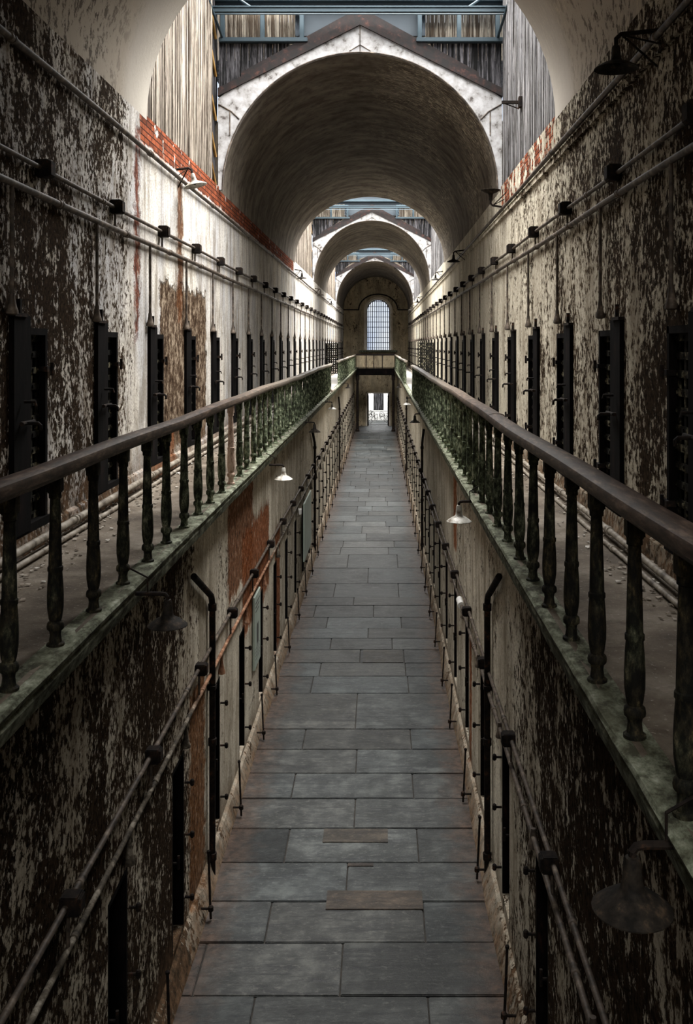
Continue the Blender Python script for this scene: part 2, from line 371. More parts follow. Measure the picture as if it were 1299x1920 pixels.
# ground floor of flagstones: rows (near, far) with seams, in metres
fl = B(); tl = fl.loops.layers.float_color.new('tint')
def Yp(y): return EYE*1800/(y-648)
def slab(x0, x1, y0, y1, t, top=0.0, bev=.007, gap=.008):
    n0 = len(fl.faces); b = bmesh.new(); box(b, x0+gap, x1-gap, y0+gap, y1-gap, -.06, top, bev)
    mp = {v: fl.verts.new(v.co) for v in b.verts}
    for f in b.faces:
        nf = fl.faces.new([mp[v] for v in f.verts])
        for l in nf.loops: l[tl] = (t[0], t[1], t[2], 1)
    b.free()
def tint(k=None):
    k = k or random.uniform(.6, 1.4); c = random.uniform(-.05, .05); return (k*(1+c), k, k*(1-c*.7))
rows = [(1960, 1867, [(470, .8), (805, 1.0)], 1.15), (1867, 1767, [(375, 1.05), (640, 1.15)], .85), (1767, 1690, [(503, 1.1), (795, 1.15)], 1.0),
        (1690, 1617, [(650, 1.15)], 1.0), (1617, 1553, [(538, .6), (783, 1.3)], .95), (1553, 1497, [(665, 1.1)], 1.1), (1497, 1450, [(550, 1.0), (774, 1.15)], 1.15),
        (1450, 1405, [(668, .95)], 1.05), (1405, 1367, [(570, .85), (770, .8)], .9), (1367, 1300, [(668, .95)], 1.0), (1300, 1268, [(585, .8), (765, 1.1)], 1.0),
        (1268, 1243, [(600, 1.1), (760, 1.0)], .8), (1243, 1218, [(675, .95), (757, .6)], .9), (1218, 1197, [(620, .8), (735, .9)], 1.1),
        (1197, 1178, [(690, 1.2)], .8), (1178, 1157, [(613, .7), (752, 1.25)], .6), (1157, 1135, [(590, .55), (700, .8)], .85), (1135, 1120, [(663, .6)], .9),
        (1120, 1094, [(627, .65), (747, 1.0)], 1.05), (1094, 1065, [(690, .9)], 1.0), (1065, 1040, [(652, 1.2), (745, 1.1)], 1.0)]
EL, ER = WL+.0, WR
for (pa, pb, seams, last) in rows:
    ya, yb = Yp(pa), Yp(pb); ym = (ya+yb)/2; x = EL
    for sx, k in seams:
        xs = (sx-713)*ym/1800
        slab(x, xs, ya, yb, tint(k*random.uniform(.92, 1.08)), random.uniform(-.004, .004)); x = xs
    slab(x, ER, ya, yb, tint(last*random.uniform(.92, 1.08)), random.uniform(-.004, .004))
y = Yp(1040)
while y < 73:
    d = random.uniform(.75, 1.25); x = EL; first = True
    while x < ER-.05:
        wd = random.uniform(.5, 1.5)
        if ER-(x+wd) < .4: wd = ER-x
        slab(x, x+wd, y, y+d, tint(), random.uniform(-.004, .004)); x += wd
    y += d
y = Yp(1960)
while y > -9:
    d = random.uniform(.7, 1.1); xm = random.uniform(-.9, .3)
    slab(EL, xm, y-d, y, tint()); slab(xm, ER, y-d, y, tint()); y -= d
BR = (1.05, .78, .62)
for (xa, xb, pa, pb, t) in ((612, 792, 1706, 1671, BR), (606, 727, 1580, 1555, (1.0, .8, .66)), (652, 700, 1625, 1619, (.8, .6, .5)), (680, 755, 1243, 1219, (.75, .66, .58))):
    ym = (Yp(pa)+Yp(pb))/2; slab((xa-713)*ym/1800, (xb-713)*ym/1800, Yp(pa), Yp(pb), t, .009, .003, 0)
struct('floor', fl, M['stone'])
b = B(); box(b, WL-.1, WR+.1, Y0, 74, -.12, -.022); struct('floor_bed', b, M['joint'])
# sloping plaster foot where the walls meet the flags
for s, x, nm, mt in ((1, WL, 'baseboard_left', 'wall_ll'), (-1, WR, 'baseboard_right', 'wall_lr')):
    b = B(); n = 110; pr = []
    for i in range(n+1):
        yy = Y0+(Y1-Y0)*i/n; j = random.uniform(-.015, .02)
        pr.append([b.verts.new(v) for v in ((x, yy, .22+j), (x+s*.035, yy, .19+j), (x+s*(.10+j), yy, .002), (x, yy, .002))])
    for a, c in zip(pr[:-1], pr[1:]):
        for k in range(3): b.faces.new((a[k], a[k+1], c[k+1], c[k]))
    struct(nm, b, M[mt])

# galleries: slab + mossy moulded nosing
LO, RO = -1.538, .903
def gallery(name, xw, xo, s, mat, lm, trim):
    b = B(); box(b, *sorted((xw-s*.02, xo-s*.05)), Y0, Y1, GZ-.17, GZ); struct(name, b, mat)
    prof = [(-.14, .0), (.0, -.004), (.012, -.02), (.0, -.05), (-.018, -.062), (-.01, -.09), (-.03, -.165), (-.06, -.178), (-.30, -.178)]
    b = B(); rr = []; n = 300
    for i in range(n+1):
        yy = Y0+(Y1-Y0)*(i/n); r = []
        for j, (dx, dz) in enumerate(prof):
            k = random.uniform(-.006, .004) if 0 < j < 7 else 0
            r.append(b.verts.new((xo+s*(dx+k), yy, GZ+.003+dz+k*.6)))
        rr.append(r)
    for a, c in zip(rr[:-1], rr[1:]):
        for k in range(len(prof)-1): b.faces.new((a[k], a[k+1], c[k+1], c[k]))
    struct(trim, b, lm)
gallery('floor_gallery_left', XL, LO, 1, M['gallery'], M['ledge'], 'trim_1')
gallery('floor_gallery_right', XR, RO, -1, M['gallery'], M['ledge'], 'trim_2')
# low kerb of rough plaster at the foot of the gallery walls
for s, x, nm, mt in ((1, XL, 'trim_3', 'wall_ul'), (-1, XR, 'trim_4', 'wall_ur')):
    b = B(); rr = []
    for i in range(141):
        yy = Y0+(Y1-Y0)*i/140; j = random.uniform(-.012, .012)
        rr.append([b.verts.new(v) for v in ((x, yy, GZ+.16+j), (x+s*.03, yy, GZ+.14+j), (x+s*(.055+j), yy, GZ+.002))])
    for a, c in zip(rr[:-1], rr[1:]):
        for k in range(2): b.faces.new((a[k], a[k+1], c[k+1], c[k]))
    struct(nm, b, M[mt])

# barrel vaults
def vault(name, ya, yb, ba, bb, R=2.255, smooth=True):
    bm = B(); n = 40; m = max(2, int((yb-ya)/.6)); rows_ = []
    for j in range(m+1):
        t = j/m; yy = ya+(yb-ya)*t; bh = ba+(bb-ba)*t
        rows_.append([bm.verts.new((CX-R*math.cos(PI*i/n), yy, SPR+bh*math.sin(PI*i/n))) for i in range(n+1)])
    for a, c in zip(rows_[:-1], rows_[1:]):
        for i in range(n): bm.faces.new((a[i], a[i+1], c[i+1], c[i]))
    # outer shell gives the vault its thickness
    for yy, bh in ((ya, ba), (yb, bb)):
        inn = [bm.verts.new((CX-R*math.cos(PI*i/n), yy, SPR+bh*math.sin(PI*i/n))) for i in range(n+1)]
        out = [bm.verts.new((CX-(R+.3)*math.cos(PI*i/n), yy, SPR+(bh+.3)*math.sin(PI*i/n))) for i in range(n+1)]
        for i in range(n): bm.faces.new((inn[i], inn[i+1], out[i+1], out[i]))
    struct(name, bm, M['vault'], smooth)
vault('ceiling', -2.6, 10.6, 2.2, 2.2)
vault('ceiling', 15.42, 29.0, 2.2, 2.0)
vault('ceiling', 36.82, 46.0, 2.3, 2.2)
vault('ceiling', 55.62, 67.0, 2.4, 2.3)
b = B(); box(b, -4, 3.4, -9.2, -9, 0, 11.6); struct('wall_behind', b, M['end'])
# solid blocking above the vaults so daylight only enters by the skylights
b = B()
for ya, yb in ((-2.4, 10.4), (15.9, 28.8), (37.3, 45.8), (56.1, 67)): box(b, XL-.6, XR+.6, ya, yb, 10.75, 10.95)
struct('roof', b, M['boards_dark'])

# skylight shafts: boarded sides
def shaft(ya, yb, nm, zt=11.6, detail=True):
    for s, x, mt in ((1, XL-.02, 'boards_warm'), (-1, XR+.02, 'boards')):
        b = B(); yy = ya-.25
        end = yb-.55 if s == 1 and detail else yb
        while yy < end:
            wd = random.uniform(.09, .13); k = random.uniform(-.012, .012)
            box(b, *sorted((x+s*k, x-s*.06)), yy, min(yy+wd-.006, end), SPR-.0, zt); yy += wd
        box(b, *sorted((x-s*.08, x-s*.12)), ya-.25, yb+.3, SPR, zt)
        struct('wall_boards_'+('left' if s == 1 else 'right'), b, M[mt if detail else 'boards'])
shaft(-8.2, -2.6, 0, detail=False)
for i, (ya, yb) in enumerate(BAYS): shaft(ya, yb, i, detail=True)

# the gabled face that closes the far side of every skylight
def facade(yf, bh, n0, first=False):
    eav, apx = EYE+3.98, EYE+5.12                     # gable eaves and apex
    n = 40; R = 2.255; k = 1.0
    bm = B(); ar = []; ou = []
    for i in range(n+1):
        a = PI*i/n; x = CX-2.2*math.cos(a); z = SPR+(bh)*math.sin(a)
        ar.append((x, z))
        t = (x-CX)/2.27                                # matching point on the gable outline
        if abs(math.cos(a)) > .80: ou.append((CX-2.27*(1 if math.cos(a) > 0 else -1), SPR+(eav-SPR)*min(1, math.sin(a)/.60)))
        else:
            u = -math.cos(a)/.80*2.27; ou.append((CX+u, eav+(apx-eav)*(1-abs(u)/2.27)))
    for yy in (yf-.05, yf+.02):
        for i in range(n):
            bm.faces.new([bm.verts.new((p[0], yy, p[1])) for p in (ar[i], ar[i+1], ou[i+1], ou[i])])
    for i in range(n):
        bm.faces.new([bm.verts.new(v) for v in ((ar[i][0], yf-.05, ar[i][1]), (ar[i+1][0], yf-.05, ar[i+1][1]), (ar[i+1][0], yf+.02, ar[i+1][1]), (ar[i][0], yf+.02, ar[i][1]))])
    struct('wall_gable', bm, M['white_wood'])
    # thin bead round the arch and the face joints
    bm = B(); tube(bm, [(x, yf-.055, z) for x, z in ar], .012, 6)
    tube(bm, [(CX, yf-.055, SPR+bh), (CX, yf-.055, apx)], .008, 6)
    for s in (-1, 1):
        tube(bm, [(CX+s*2.26, yf-.055, eav-.12), (CX+s*2.05, yf-.055, eav-.24), (CX+s*1.93, yf-.055, eav-.36)], .012, 6)
        tube(bm, [(CX+s*2.08, yf-.055, eav-.24), (CX+s*2.08, yf-.055, eav-.62)], .010, 6)
        tube(bm, [(CX, yf-.055, SPR+bh+.12), (CX+s*.17, yf-.055, SPR+bh+.02)], .008, 6)
    struct('trim_%d' % (n0), bm, M['pipe_dark'], True)
    # dark red raking timbers
    bm = B()
    for s in (-1, 1):
        for (o1, o2, y_) in ((.0, .13, yf-.09), (.13, .30, yf-.03)):
            v = [(CX, apx+o1), (CX+s*2.27, eav+o1), (CX+s*2.27, eav+o2), (CX, apx+o2)]
            if y_ > yf-.05: v = [(CX, apx+o1), (CX+s*1.9, eav+o1+.18), (CX+s*1.9, eav+o2+.10), (CX, apx+o2)]
            f = [bm.verts.new((x, y_, z)) for x, z in v]; g_ = [bm.verts.new((x, y_+.07, z)) for x, z in v]
            bm.faces.new(f); bm.faces.new(g_)
            for i in range(4): bm.faces.new((f[i], f[(i+1) % 4], g_[(i+1) % 4], g_[i]))
    struct('trim_%d' % (n0+1), bm, M['red_wood'])
    # black boards beside the gable
    bm = B()
    for s in (-1, 1):
        x = 0.0
        while x < 1.13:
            wd = random.uniform(.08, .15); xa = CX+s*(2.27-x); xb = CX+s*(2.27-min(x+wd-.008, 1.13))
            zb = eav-.06+(apx-eav)*(x/2.27); yy = yf+.03+random.uniform(0, .02)
            box(bm, *sorted((xa, xb)), yy, yy+.03, zb, EYE+4.92); x += wd
    struct('wall_boarding', bm, M['boards_dark'])
    # blue-grey sheet, steel window frames and the boarded wall seen through them
    bm = B(); box(bm, CX-1.05, CX+1.05, yf+.10, yf+.14, 10.60, 11.35); box(bm, CX-2.6, CX+2.6, yf+.08, yf+.12, 11.03, 11.3)
    struct('wall_sheet', bm, M['panel_blue'])
    bm = B(); yy = yf+.40
    x = -2.6
    while x < 2.6:
        wd = random.uniform(.06, .1); box(bm, CX+x, CX+x+wd-.005, yy+random.uniform(0, .02), yy+.05, 10.62 if abs(x) < .95 else 10.3, 11.1); x += wd
    struct('wall_outer_boards', bm, M['boards_sunlit_tone'])
    for s, nn in ((-1, 0), (1, 1)):
        xa, xb = (CX-2.24, CX-.90) if s < 0 else (CX+.92, CX+2.24)
        za, zb = EYE+4.88, EYE+5.36; t = .055; bm = B()
        box(bm, xa-.02, xb+.06, yf-.06, yf+.06, za-.02, za+.05, .008); box(bm, xa, xb, yf-.05, yf+.05, zb-.04, zb+.03, .008)
        for x in (xa, (xa+xb)/2-.03, xb-.07): box(bm, x, x+.07, yf-.045, yf+.045, za, zb, .008)
        wdw = struct('window_%d' % (n0+nn), bm, M['steel_blue'])
        bm = B(); box(bm, xa+.05, xb-.05, yf, yf+.004, za+.04, zb-.03); link('pane', bm, M['glass'], wdw)
    # steel cross beams under the glass roof
    bm = B(); box(bm, CX-2.5, CX+2.5, yf-.42, yf-.30, EYE+5.21, EYE+5.29, .006)
    box(bm, CX-2.46, CX+2.46, yf-.44, yf-.28, EYE+5.275, EYE+5.30, .004)
    tube(bm, [(CX-2.6, yf-.50, EYE+5.145), (CX+2.5, yf-.50, EYE+5.145)], .011, 8)
    box(bm, CX-2.5, CX+2.5, yf-.06, yf+.06, EYE+5.52, EYE+5.60)
    for s in (-1, 1):
        tube(bm, [(CX+s*2.3, yf-.4, EYE+5.7), (CX+s*1.7, yf-.36, EYE+5.3)], .02, 8)
        tube(bm, [(CX+s*2.38, yf-1.6, EYE+5.62), (CX+s*2.2, yf-.02, EYE+4.92)], .022, 8)
    b2 = struct('trim_%d' % (n0+2), bm, M['steel_blue'])
    # timber studs in the narrow dark slot at the end of the left boards
    bm = B(); x = XL-.02
    box(bm, x-.10, x-.05, yf-.60, yf+.2, SPR, 11.5)
    struct('trim_%d' % (n0+3), bm, M['boards_dark'])
    bm = B(); 
    for z in (8.15, 8.62, 9.2, 9.9, 10.5):
        tube(bm, [(x-.03, yf-.5, z+.3), (x-.03, yf-.08, z)], .025, 6)
    struct('trim_%d' % (n0+4), bm, M['yellow_wood'])
facade(15.4, 2.2, 10); facade(36.8, 2.3, 20); facade(55.6, 2.4, 30)

# ---------------------------------------------------------------- end wall, its window and door
WX = CX+.17
def end_wall():
    yy = 67.0; bm = B(); dx0, dx1, dz1 = WX-.86, WX+.86, 2.36; wr, wz0, wz1 = .86, 5.30, 8.02
    def q(*v): bm.faces.new([bm.verts.new((x, yy, z)) for x, z in v])
    q((XL-.3, 0), (dx0, 0), (dx0, dz1), (XL-.3, dz1)); q((dx1, 0), (XR+.3, 0), (XR+.3, dz1), (dx1, dz1)); q((XL-.3, dz1), (XR+.3, dz1), (XR+.3, wz0), (XL-.3, wz0))
    q((XL-.3, wz0), (WX-wr, wz0), (WX-wr, wz1), (XL-.3, wz1)); q((WX+wr, wz0), (XR+.3, wz0), (XR+.3, wz1), (WX+wr, wz1))
    n = 24; top = 10.9
    arc = [(WX-wr*math.cos(PI*i/n), wz1+wr*math.sin(PI*i/n)) for i in range(n+1)]
    for i in range(n): q(arc[i], arc[i+1], (arc[i+1][0], top), (arc[i][0], top))
    q((XL-.3, wz1), (WX-wr, wz1), (WX-wr, top), (XL-.3, top)); q((WX+wr, wz1), (XR+.3, wz1), (XR+.3, top), (WX+wr, top))
    struct('wall_end', bm, M['end'])
    # painted splayed reveal and iron grille
    bm = B(); r2 = .78
    out = [(WX-wr, wz0)]+arc+[(WX+wr, wz0)]; inn = [(WX-r2, wz0)]+[(WX-r2*math.cos(PI*i/n), wz1+r2*math.sin(PI*i/n)) for i in range(n+1)]+[(WX+r2, wz0)]
    for i in range(len(out)-1): bm.faces.new([bm.verts.new(v) for v in ((out[i][0], yy-.02, out[i][1]), (out[i+1][0], yy-.02, out[i+1][1]), (inn[i+1][0], yy+.35, inn[i+1][1]), (inn[i][0], yy+.35, inn[i][1]))])
    o2 = [(WX-1.0, wz0)]+[(WX-1.0*math.cos(PI*i/n), wz1+1.0*math.sin(PI*i/n)) for i in range(n+1)]+[(WX+1.0, wz0)]
    for i in range(len(out)-1): bm.faces.new([bm.verts.new((v[0], yy-.02, v[1])) for v in (out[i], out[i+1], o2[i+1], o2[i])])
    w1 = struct('window_1', bm, M['cream_paint'])
    bm = B()
    for i in range(1, 12):
        x = WX-r2+2*r2*i/12; h = wz1+math.sqrt(max(0, r2*r2-(x-WX)**2)); box(bm, x-.026, x+.026, yy+.30, yy+.33, wz0, h)
    for i in range(0, 10):
        z = wz0+.15+i*.36; hw = r2 if z < wz1 else math.sqrt(max(.01, r2*r2-(z-wz1)**2)); box(bm, WX-hw, WX+hw, yy+.29, yy+.34, z-.017, z+.017)
    link('grille', bm, M['iron'], w1)
    bm = B(); pts = [(WX-r2*math.cos(PI*i/n), wz1+r2*math.sin(PI*i/n)) for i in range(n+1)]
    tube(bm, [(WX-r2, yy+.3, wz0)]+[(x, yy+.3, z) for x, z in pts]+[(WX+r2, yy+.3, wz0)], .035, 6); link('window_frame', bm, M['iron'], w1)
    bm = B(); q2 = [(WX-r2, wz0)]+pts+[(WX+r2, wz0)]; bm.faces.new([bm.verts.new((x, yy+.36, z)) for x, z in q2]); link('pane', bm, M['glass'], w1)
    # dark hood mould stepping out to a string course
    bm = B(); hr = 1.36
    pts = [(XL, yy-.03, 8.10), (WX-hr, yy-.03, 8.10)]+[(WX-hr*math.cos(PI*i/n), yy-.03, 8.10+hr*.80*math.sin(PI*i/n)) for i in range(n+1)]+[(XR, yy-.03, 8.10)]
    tube(bm, pts, .05, 6); struct('trim_5', bm, M['red_wood'])
    bm = B(); box(bm, WX-1.35, WX+1.35, yy-.35, yy, wz0-.16, wz0-.02, .02); struct('trim_6', bm, M['ledge'])
    # door lining
    bm = B()
    for x in (dx0, dx1-.1): box(bm, x, x+.1, yy-.06, yy+.35, 0, dz1)
    box(bm, dx0, dx1, yy-.06, yy+.35, dz1-.1, dz1); d1 = struct('door_1', bm, M['cream_paint'])
    bm = B()
    for x in (dx0+.1, dx1-.18): box(bm, x, x+.08, yy+.0, yy+.30, 0, dz1-.1)
    link('inner_frame', bm, M['red_wood'], d1)
    # scrolled iron gate across the lower half
    bm = B(); rnd = random.Random(3)
    for i in range(16):
        x0 = dx0+.25+rnd.random()*1.2; pts = []
        a = rnd.uniform(0, 6); z0 = rnd.uniform(.1, .6); kx = rnd.uniform(.1, .22); kz = rnd.uniform(.12, .3)
        for j in range(14): pts.append((x0+kx*math.cos(a+j*.45)*(1-j*.05), yy+.45, z0+kz*(1+math.sin(a+j*.45)*(1-j*.05))))
        tube(bm, pts, .014, 5)
    box(bm, dx0+.15, dx1-.15, yy+.44, yy+.47, .98, 1.01); box(bm, dx0+.15, dx1-.15, yy+.44, yy+.47, .03, .06)
    for x in (dx0+.17, dx1-.2): box(bm, x, x+.03, yy+.44, yy+.47, 0, 2.1)
    tag(link('iron_gate', bm, M['iron']), 'scrolled iron gate across the bright doorway at the far end', 'gate')
    # the whitewashed passage outside the door
    bm = B(); ye = 72.0
    def w(a, b_, c, d): bm.faces.new([bm.verts.new(v) for v in (a, b_, c, d)])
    w((WX-1.3, yy+.4, 0), (WX-1.3, ye, 0), (WX-1.3, ye, 3.4), (WX-1.3, yy+.4, 3.4)); w((WX+1.3, yy+.4, 0), (WX+1.3, ye, 0), (WX+1.3, ye, 3.4), (WX+1.3, yy+.4, 3.4))
    for xa, xb, za, zb in ((-1.3, -.36, 0, 3.4), (.40, 1.3, 0, 3.4), (-.36, .40, 2.35, 3.4), (-.36, .40, 0, .75)):
        w((WX+xa, ye, za), (WX+xb, ye, za), (WX+xb, ye, zb), (WX+xa, ye, zb))
    struct('wall_passage', bm, M['white'])
    bm = B(); box(bm, WX-.36, WX+.40, ye+.02, ye+2.0, 0, 2.6); struct('wall_dark_room', bm, M['boards_dark'])
end_wall()
skl = bpy.data.lights.new('passage_daylight', 'AREA'); skl.shape = 'RECTANGLE'; skl.size = 2; skl.size_y = 4; skl.energy = 260
so = bpy.data.objects.new('passage_daylight', skl); C.objects.link(so); so.location = (WX, 69.8, 3.6)
# cross bridge joining the galleries in front of the end wall
t = thing('cross_bridge', (CX, 62.5, GZ), 'dark timber bridge joining both galleries below the arched window', 'bridge')
b = B(); box(b, -1.26, 1.26, -.05, 1.4, -.42, -.02, .01); link('deck_beam', b, M['door_wood'], t)
b = B(); box(b, -1.22, 1.22, -.03, .03, .1, .86); link('parapet_panel', b, M['end'], t)
b = B()
for x in (-.6, -.1, .45): box(b, x-.03, x+.03, -.06, .05, 0, .92)
box(b, -1.25, 1.25, -.07, .07, .86, .96, .01); link('parapet_rail', b, M['red_wood'], t)
for x in (-1.17, 1.17):
    b = B(); lathe(b, ((.13, 0), (.13, .12), (.09, .16), (.08, 3.3), (.12, 3.4), (.12, 3.68)), (0, 0, -GZ), 12); o = link('post', b, M['iron'], t, True); o.location = (x, .1, 0)

# ---------------------------------------------------------------- balustrades
def balprof(H):
    k = H/.80
    return [(r, z*k) for r, z in ((.044, 0), (.044, .012), (.032, .02), (.027, .055), (.030, .075), (.041, .085), (.043, .10), (.040, .115), (.029, .125),
            (.033, .14), (.040, .19), (.041, .25), (.038, .32), (.034, .37), (.038, .376), (.038, .395), (.033, .40), (.030, .55), (.026, .70), (.025, .735), (.031, .74), (.031, .80))]
def balustrade(x, ys, y0, y1, label, side, z=GZ):
    t = thing('balustrade', (x, y0, z), label, 'railing', 'gallery balustrades')
    pb = B(); lathe(pb, balprof(.80), seg=14); box(pb, -.034, .034, -.034, .034, .765, .86, .006)
    first = None; s = 1 if x > 0 else -1
    for i, y in enumerate(ys):
        if first is None: first = link('baluster', pb, M['baluster'], t, True); o = first
        else: o = first.copy(); C.objects.link(o)
        o.location = (random.uniform(-.006, .006), y-y0, 0); o.rotation_euler = (random.uniform(-.008, .008), random.uniform(-.008, .008), random.uniform(0, 6))
        o.rotation_euler.z = random.choice((0, PI/2))
        if side == 'l' and 10.3 < y < 10.95 :
            o.data = first.data.copy(); o.data.materials[0] = M['bare']; o['label'] = 'bare pinkish wood baluster stripped of its green paint'
    b = B(); prof = [(-.040, .845), (-.042, .862), (-.064, .872), (-.068, .900), (-.060, .918), (-.030, .927), (.030, .927), (.060, .918), (.068, .900), (.064, .872), (.042, .862), (.040, .845)]
    rr = []; n = int((y1-y0)/.5); ph = random.uniform(0, 6)
    for i in range(n+1):
        yy = (y1-y0)*i/n; dz = .008*math.sin(yy*.55+ph)+.005*math.sin(yy*1.7+ph); dx = .008*math.sin(yy*.4+ph)
        rr.append([b.verts.new((px+dx, yy, pz+dz)) for px, pz in prof])
    for a, c in zip(rr[:-1], rr[1:]):
        for k in range(len(prof)): b.faces.new((a[k], a[(k+1) % len(prof)], c[(k+1) % len(prof)], c[k]))
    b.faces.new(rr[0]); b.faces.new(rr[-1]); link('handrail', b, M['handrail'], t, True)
    # sleeves where lengths of rail meet
    for yj in (8.05 if side == 'r' else 14.0, 20.0):
        if y0 < yj < y1:
            b = B(); q = [(px*1.05, (pz-.886)*1.08+.886) for px, pz in prof]
            a = [b.verts.new((px, yj-y0, pz)) for px, pz in q]; c = [b.verts.new((px, yj-y0+.05, pz)) for px, pz in q]
            for k in range(len(q)): b.faces.new((a[k], a[(k+1) % len(q)], c[(k+1) % len(q)], c[k]))
            b.faces.new(a); b.faces.new(c); link('rail_joint', b, M['handrail'], t)
    return t
balustrade(-1.62, [4.18-.622*2+.622*k for k in range(46)], 2.4, 31.2, 'long green turned-baluster railing along the left gallery, near the viewer', 'l')
balustrade(.974, [3.065-.614+.614*k for k in range(44)], 2.0, 29.0, 'long green turned-baluster railing along the right gallery, near the viewer', 'r')
balustrade(-1.62, [37.2+.62*k for k in range(40)], 37.0, 62.2, 'far green railing of the left gallery beyond the gap', 'f')
balustrade(.974, [37.2+.62*k for k in range(40)], 37.0, 62.2, 'far green railing of the right gallery beyond the gap', 'f')
b = B(); pts = [(.97+.012*math.sin(i*.9)+.02, 8.2+.018*i*math.sin(i*.3), 4.96-.035*i) for i in range(22)]
tube(b, pts, .0035, 6); tag(link('loose_wire', b, M['iron'], None, True), 'thin loose wire dangling from the joint of the right handrail', 'wire')

# ---------------------------------------------------------------- cell doors
def cell_door(s, W, label, group):
    """local x points from the wall into the corridor (s), y along the wall, z up"""
    H = 1.46; t = thing('cell_door', (0, 0, 0), label, 'door', group)
    X = lambda a, b: sorted((s*a, s*b))
    b = B(); box(b, *X(-.42, .015), 0, .045, 0, H); box(b, *X(-.42, .015), W-.045, W, 0, H); box(b, *X(-.42, .015), 0, W, H-.05, H); box(b, *X(-.10, .03), -.02, W+.02, -.03, .03)
    link('door_frame', b, M['door_wood'], t)
    b = B(); box(b, *X(-.06, .035), -.03, .30, -.02, H+.085, .006); link('door_post', b, M['door_wood'], t)
    b = B(); box(b, *X(.02, .05), .05, .08, H+.085, H+.20); box(b, *X(.0, .05), -.04, .20, H+.075, H+.10); link('post_bolt', b, M['iron'], t)
    b = B(); nv, nh = 6, 12
    for i in range(nv): 
        y = .05+(W-.14)*i/(nv-1); box(b, *X(-.055, -.045), y, y+.045, .03, H-.05)
    for i in range(nh):
        z = .03+(H-.13)*i/(nh-1); box(b, *X(-.045, -.035), .045, W-.045, z, z+.05)
    for i in range(nv):
        for j in range(nh):
            y = .0725+(W-.14)*i/(nv-1); z = .055+(H-.13)*j/(nh-1)
            if i >= 2: box(b, *X(-.035, -.026), y-.012, y+.012, z-.012, z+.012)
    lf = link('lattice_leaf', b, M['door'], t)
    b = B(); tube(b, [(s*.0, .10, .78), (s*.16, .10, .78), (s*.175, .10, .765), (s*.175, .10, .73)], .013, 8); tube(b, [(s*.07, .02, .78), (s*.07, .26, .78)], .016, 8); link('bolt_handle', b, M['iron'], t, True)
    b = B(); tube(b, [(s*.05, .12, .93), (s*.13, .12, .93), (s*.135, .12, .90)], .011, 8); link('latch', b, M['iron'], t, True)
    for z in (.28, 1.15):
        b = B(); box(b, *X(-.03, .035), W-.06, W+.05, z-.02, z+.02); tube(b, [(s*.04, W+.03, z-.05), (s*.04, W+.03, z+.05)], .014, 8); link('hinge', b, M['iron'], t)
    return t
ORD = ['nearest', 'second', 'third', 'fourth', 'fifth', 'sixth', 'seventh', 'eighth']
def where(y):
    if y < 28.5: return 'under the long middle vault'
    if y < 36.6: return 'in the bright second skylight bay'
    if y < 45.8: return 'under the far vault beyond the second skylight'
    return 'near the far end wall'
def doors(ys, x, z, s, W, fn, side, kind, ymin):
    proto = None; n = 0
    for y in ys:
        if y < ymin or y > 65: continue
        lab = ('%s %s on the %s wall, counted from the viewer' % (ORD[n], kind, side)) if n < 8 else ('small distant %s on the %s wall %s' % (kind, side, where(y)))
        n += 1; grp = kind+'s along the '+side+' wall'
        if proto is None: proto = fn(s, W, lab, grp); proto.location = (x, y, z)
        else: dup(proto, (x, y, z), lab, grp)
doors(DUL, XL, GZ+.17, 1, .70, cell_door, 'upper left', 'iron lattice cell door', 5)
doors(DUR, XR, GZ+.17, -1, .80, cell_door, 'upper right', 'iron lattice cell door', 5)
def low_door(s, W, label, group):
    H = 1.60 if s > 0 else 1.50; t = thing('low_cell_door', (0, 0, 0), label, 'door', group); X = lambda a, b: sorted((s*a, s*b))
    b = B()
    n = 4
    for i in range(n): box(b, *X(-.20, -.16), .03+(W-.06)*i/n, .03+(W-.06)*(i+1)/n-.006, 0, H-.02, .004)
    link('plank_leaf', b, M['door_wood'], t)
    b = B(); box(b, *X(-.22, .0), 0, .03, 0, H); box(b, *X(-.22, .0), W-.03, W, 0, H); box(b, *X(-.22, .0), 0, W, H-.04, H); link('door_frame', b, M['door_wood'], t)
    for z in (.22, .80, 1.28):
        b = B(); tube(b, [(-s*.02, W+.03, z), (s*.06, W+.03, z)], .012, 8); lathe(b, ((.012, -.03), (.02, -.02), (.02, .02), (.012, .03)), (s*.07, W+.03, z), 8); link('hinge_pin', b, M['iron'], t)
    b = B(); tube(b, [(-s*.16, .12, .75), (s*.03, .12, .75)], .012, 8); tube(b, [(s*.03, .12, .70), (s*.03, .12, .82)], .012, 8); link('bolt_handle', b, M['iron'], t)
    return t
doors(DLL, WL, .28, 1, .50, low_door, 'lower left', 'narrow dark cell door', 6)
doors(DLR, WR, .35, -1, .53, low_door, 'lower right', 'narrow dark cell door', 6)
# lattice doors left standing open across the gallery
def open_door(x, y, s, label):
    t = thing('open_lattice_door', (x, y, GZ+.17), label, 'door', 'open lattice doors'); b = B()
    for i in range(6): xx = .02+.52*i/5; box(b, *sorted((s*xx, s*(xx+.045))), -.006, .006, 0, 1.44)
    for i in range(14): z = 1.39*i/13; box(b, *sorted((s*.02, s*.585)), .006, .014, z, z+.05)
    link('lattice_leaf', b, M['door'], t)
    b = B(); tube(b, [(s*.01, 0, 0), (s*.01, 0, 1.46)], .014, 8); link('hinge_rod', b, M['iron'], t)
open_door(XL, 45.3, 1, 'open lattice door standing out from the upper left wall near the far end')
open_door(XR, 34.4, -1, 'open lattice door standing out from the upper right wall in the second skylight bay')

